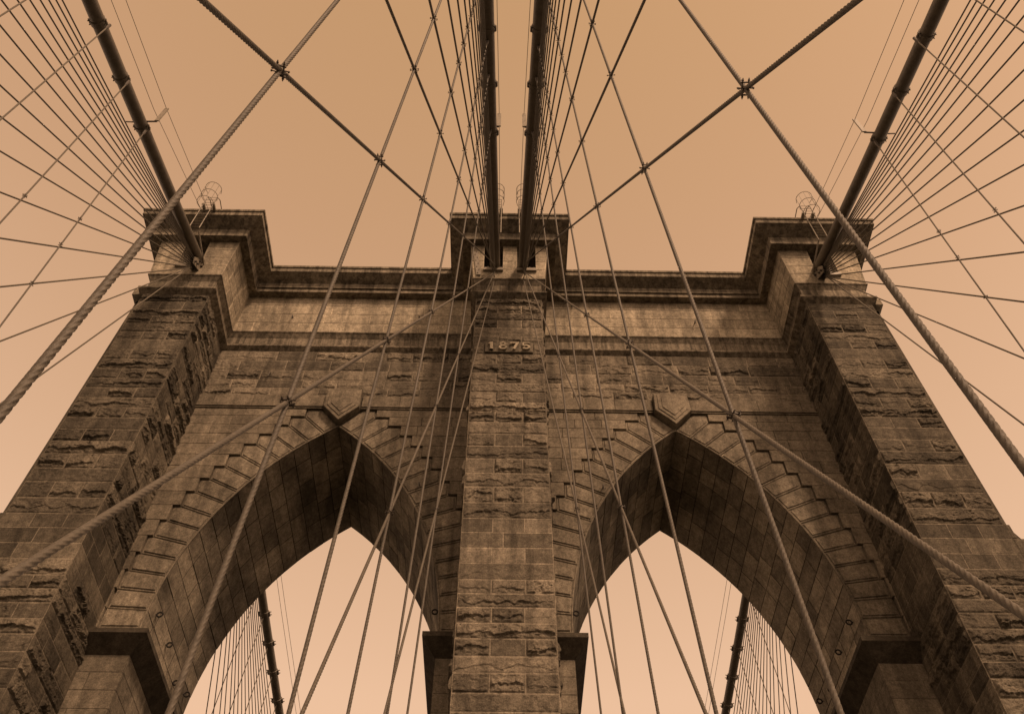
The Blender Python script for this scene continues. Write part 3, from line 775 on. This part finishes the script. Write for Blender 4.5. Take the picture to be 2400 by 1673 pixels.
        for k, ya in enumerate(STAY_Y):
            if ya > y0_ or (kind == 'outer' and k > 4): continue
            if kind == 'inner':
                yt, ya = INNER[side][k] if k < 6 else (-3.3, ya-(1.5 if s > 0 else 0)); st = np.array([0, yt, 43.0])
                if ya > y0_: continue
            else: st = sad
            gy = (ya-st[1])/(-6-st[2]); zc = (y0_-st[1]+gy*st[2])/(gy-lean)     # height where the two ropes cross
            if zc > topz-1 if kind == 'inner' else zc > top[2]-1: continue
            if zc < (13 if k < 1 else 9.5 if k < 2 else -2): continue
            f2 = (zc-bot[2])/(top[2]-bot[2]); p = bot+(top-bot)*f2
            add_clamp(tuple(p-bot), e2, 0.50, rng.uniform(-.3, .3)+(math.pi if rng.random() < .5 else 0))

# outer cables on the far side of the tower, seen through the arches
for side in ('left', 'right'):
    s = -1 if side == 'left' else 1; nm = '%s arch' % side
    pts = [cable_pt(side, 'outer', y, True) for y in np.arange(T+2.5, T+95, 1.6)]
    e = empty('main_cable', tuple(pts[0]), 'thick main cable sloping away behind the tower, seen through the %s' % nm, 'cable', 'main cables of the bridge')
    mb = MB(); mb.tube(pts, .275, 20); mb.build('cable_sheath', M_CABLE, e, True)
    bands = list(np.arange(T+11.2, T+50, 1.9))
    for y in bands:
        c = cable_pt(side, 'outer', y, True); dr = cable_pt(side, 'outer', y+.5, True)-c; dr /= np.linalg.norm(dr)
        mb = MB(); mb.tube([c-dr*.13, c-dr*.11, c+dr*.11, c+dr*.13], [.29, .32, .32, .29], 16)
        for a in (-1, 1):
            pc = c+np.array([a*.33, 0, -.05]); mb.tube([pc-dr*.16, pc+dr*.16], .06, 6)
            for o2 in (-.1, .1): p = c+dr*o2+np.array([a*.36, 0, 0]); mb.tube([p, p+np.array([a*.10, 0, .02])], .03, 5)
        mb.build('cable_band', M_CABLE, e)
    for off, h in ((.95, 1.5), (.70, 1.3)):
        mb = MB(); pp = [cable_pt(side, 'outer', y, True)+np.array([-s*off, 0, h]) for y in np.arange(T+6, T+60, 8)]
        mb.tube(pp, .014, 5); mb.build('hand_wire', M_ROPE, e)
    for y in (T+22.5,):
        c = cable_pt(side, 'outer', y, True); mb = MB(); mb.tube([c+np.array([-s*.2, 0, .1]), c+np.array([-s*.95, 0, 1.5])], .02, 5)
        mb.tube([c+np.array([s*.2, 0, -.1]), c+np.array([s*.8, 0, -.1])], .03, 5); mb.build('stanchion', M_IRON, e)
    sad = np.array([s*16.7, T+4.2, 42.2])
    for k, ya in enumerate([24.5, 29.8, 35.3, 40, 46, 51, 57, 63.7, 71, 79.6, 88, 98, 108, 120, 134, 150, 170]):
        o = rope_mesh(sad+np.array([0, 0, .05*k]), (s*13.5, ya, -6), .030, False).build('stay_rope', M_ROPE, None, True)
        tag(o, 'thin stay behind the tower, %s from the bottom, seen through the %s' % (ORD[k+1], nm), 'stay rope', 'stays behind the %s' % nm)
    for j, y in enumerate(bands[:16]):
        c = cable_pt(side, 'outer', y, True); o = rope_mesh(c-np.array([0, 0, .3]), (s*(abs(c[0])+3.0), y, -6), .027, False).build('suspender_rope', M_ROPE, None, True)
        tag(o, 'upright suspender behind the tower, %s out from it, seen through the %s' % (ORD[j+1], nm), 'suspender rope', 'suspenders behind the %s' % nm)

# ------------------------------------------------------------------ ground far below and the decks
def sheet(name, x0, x1, y0, y1, z, m):
    mb = MB(); mb.add([(x0, y0, z), (x1, y0, z), (x1, y1, z), (x0, y1, z)], [(0, 1, 2, 3)]); return tag(mb.build(name, m), kind='structure')
sheet('river_water', -1500, 1500, -1500, 1500, -42, plain_ground('murky_water', (.05, .05, .045), .05))
mb = MB(); mb.box(-13.6, -3.4, -120, 120, -6.8, -6.3); mb.box(3.4, 13.6, -120, 120, -6.8, -6.3)
tag(mb.build('roadway', plain_ground('asphalt', (.055, .052, .047), 2)), kind='structure')
mb = MB()
for i in range(140): mb.box(-2.3, 2.3, -60+i*.4, -60+i*.4+.385, -1.72, -1.64)
tag(mb.build('promenade', plain_ground('weathered_planks', (.16, .13, .10), 3)), kind='structure')
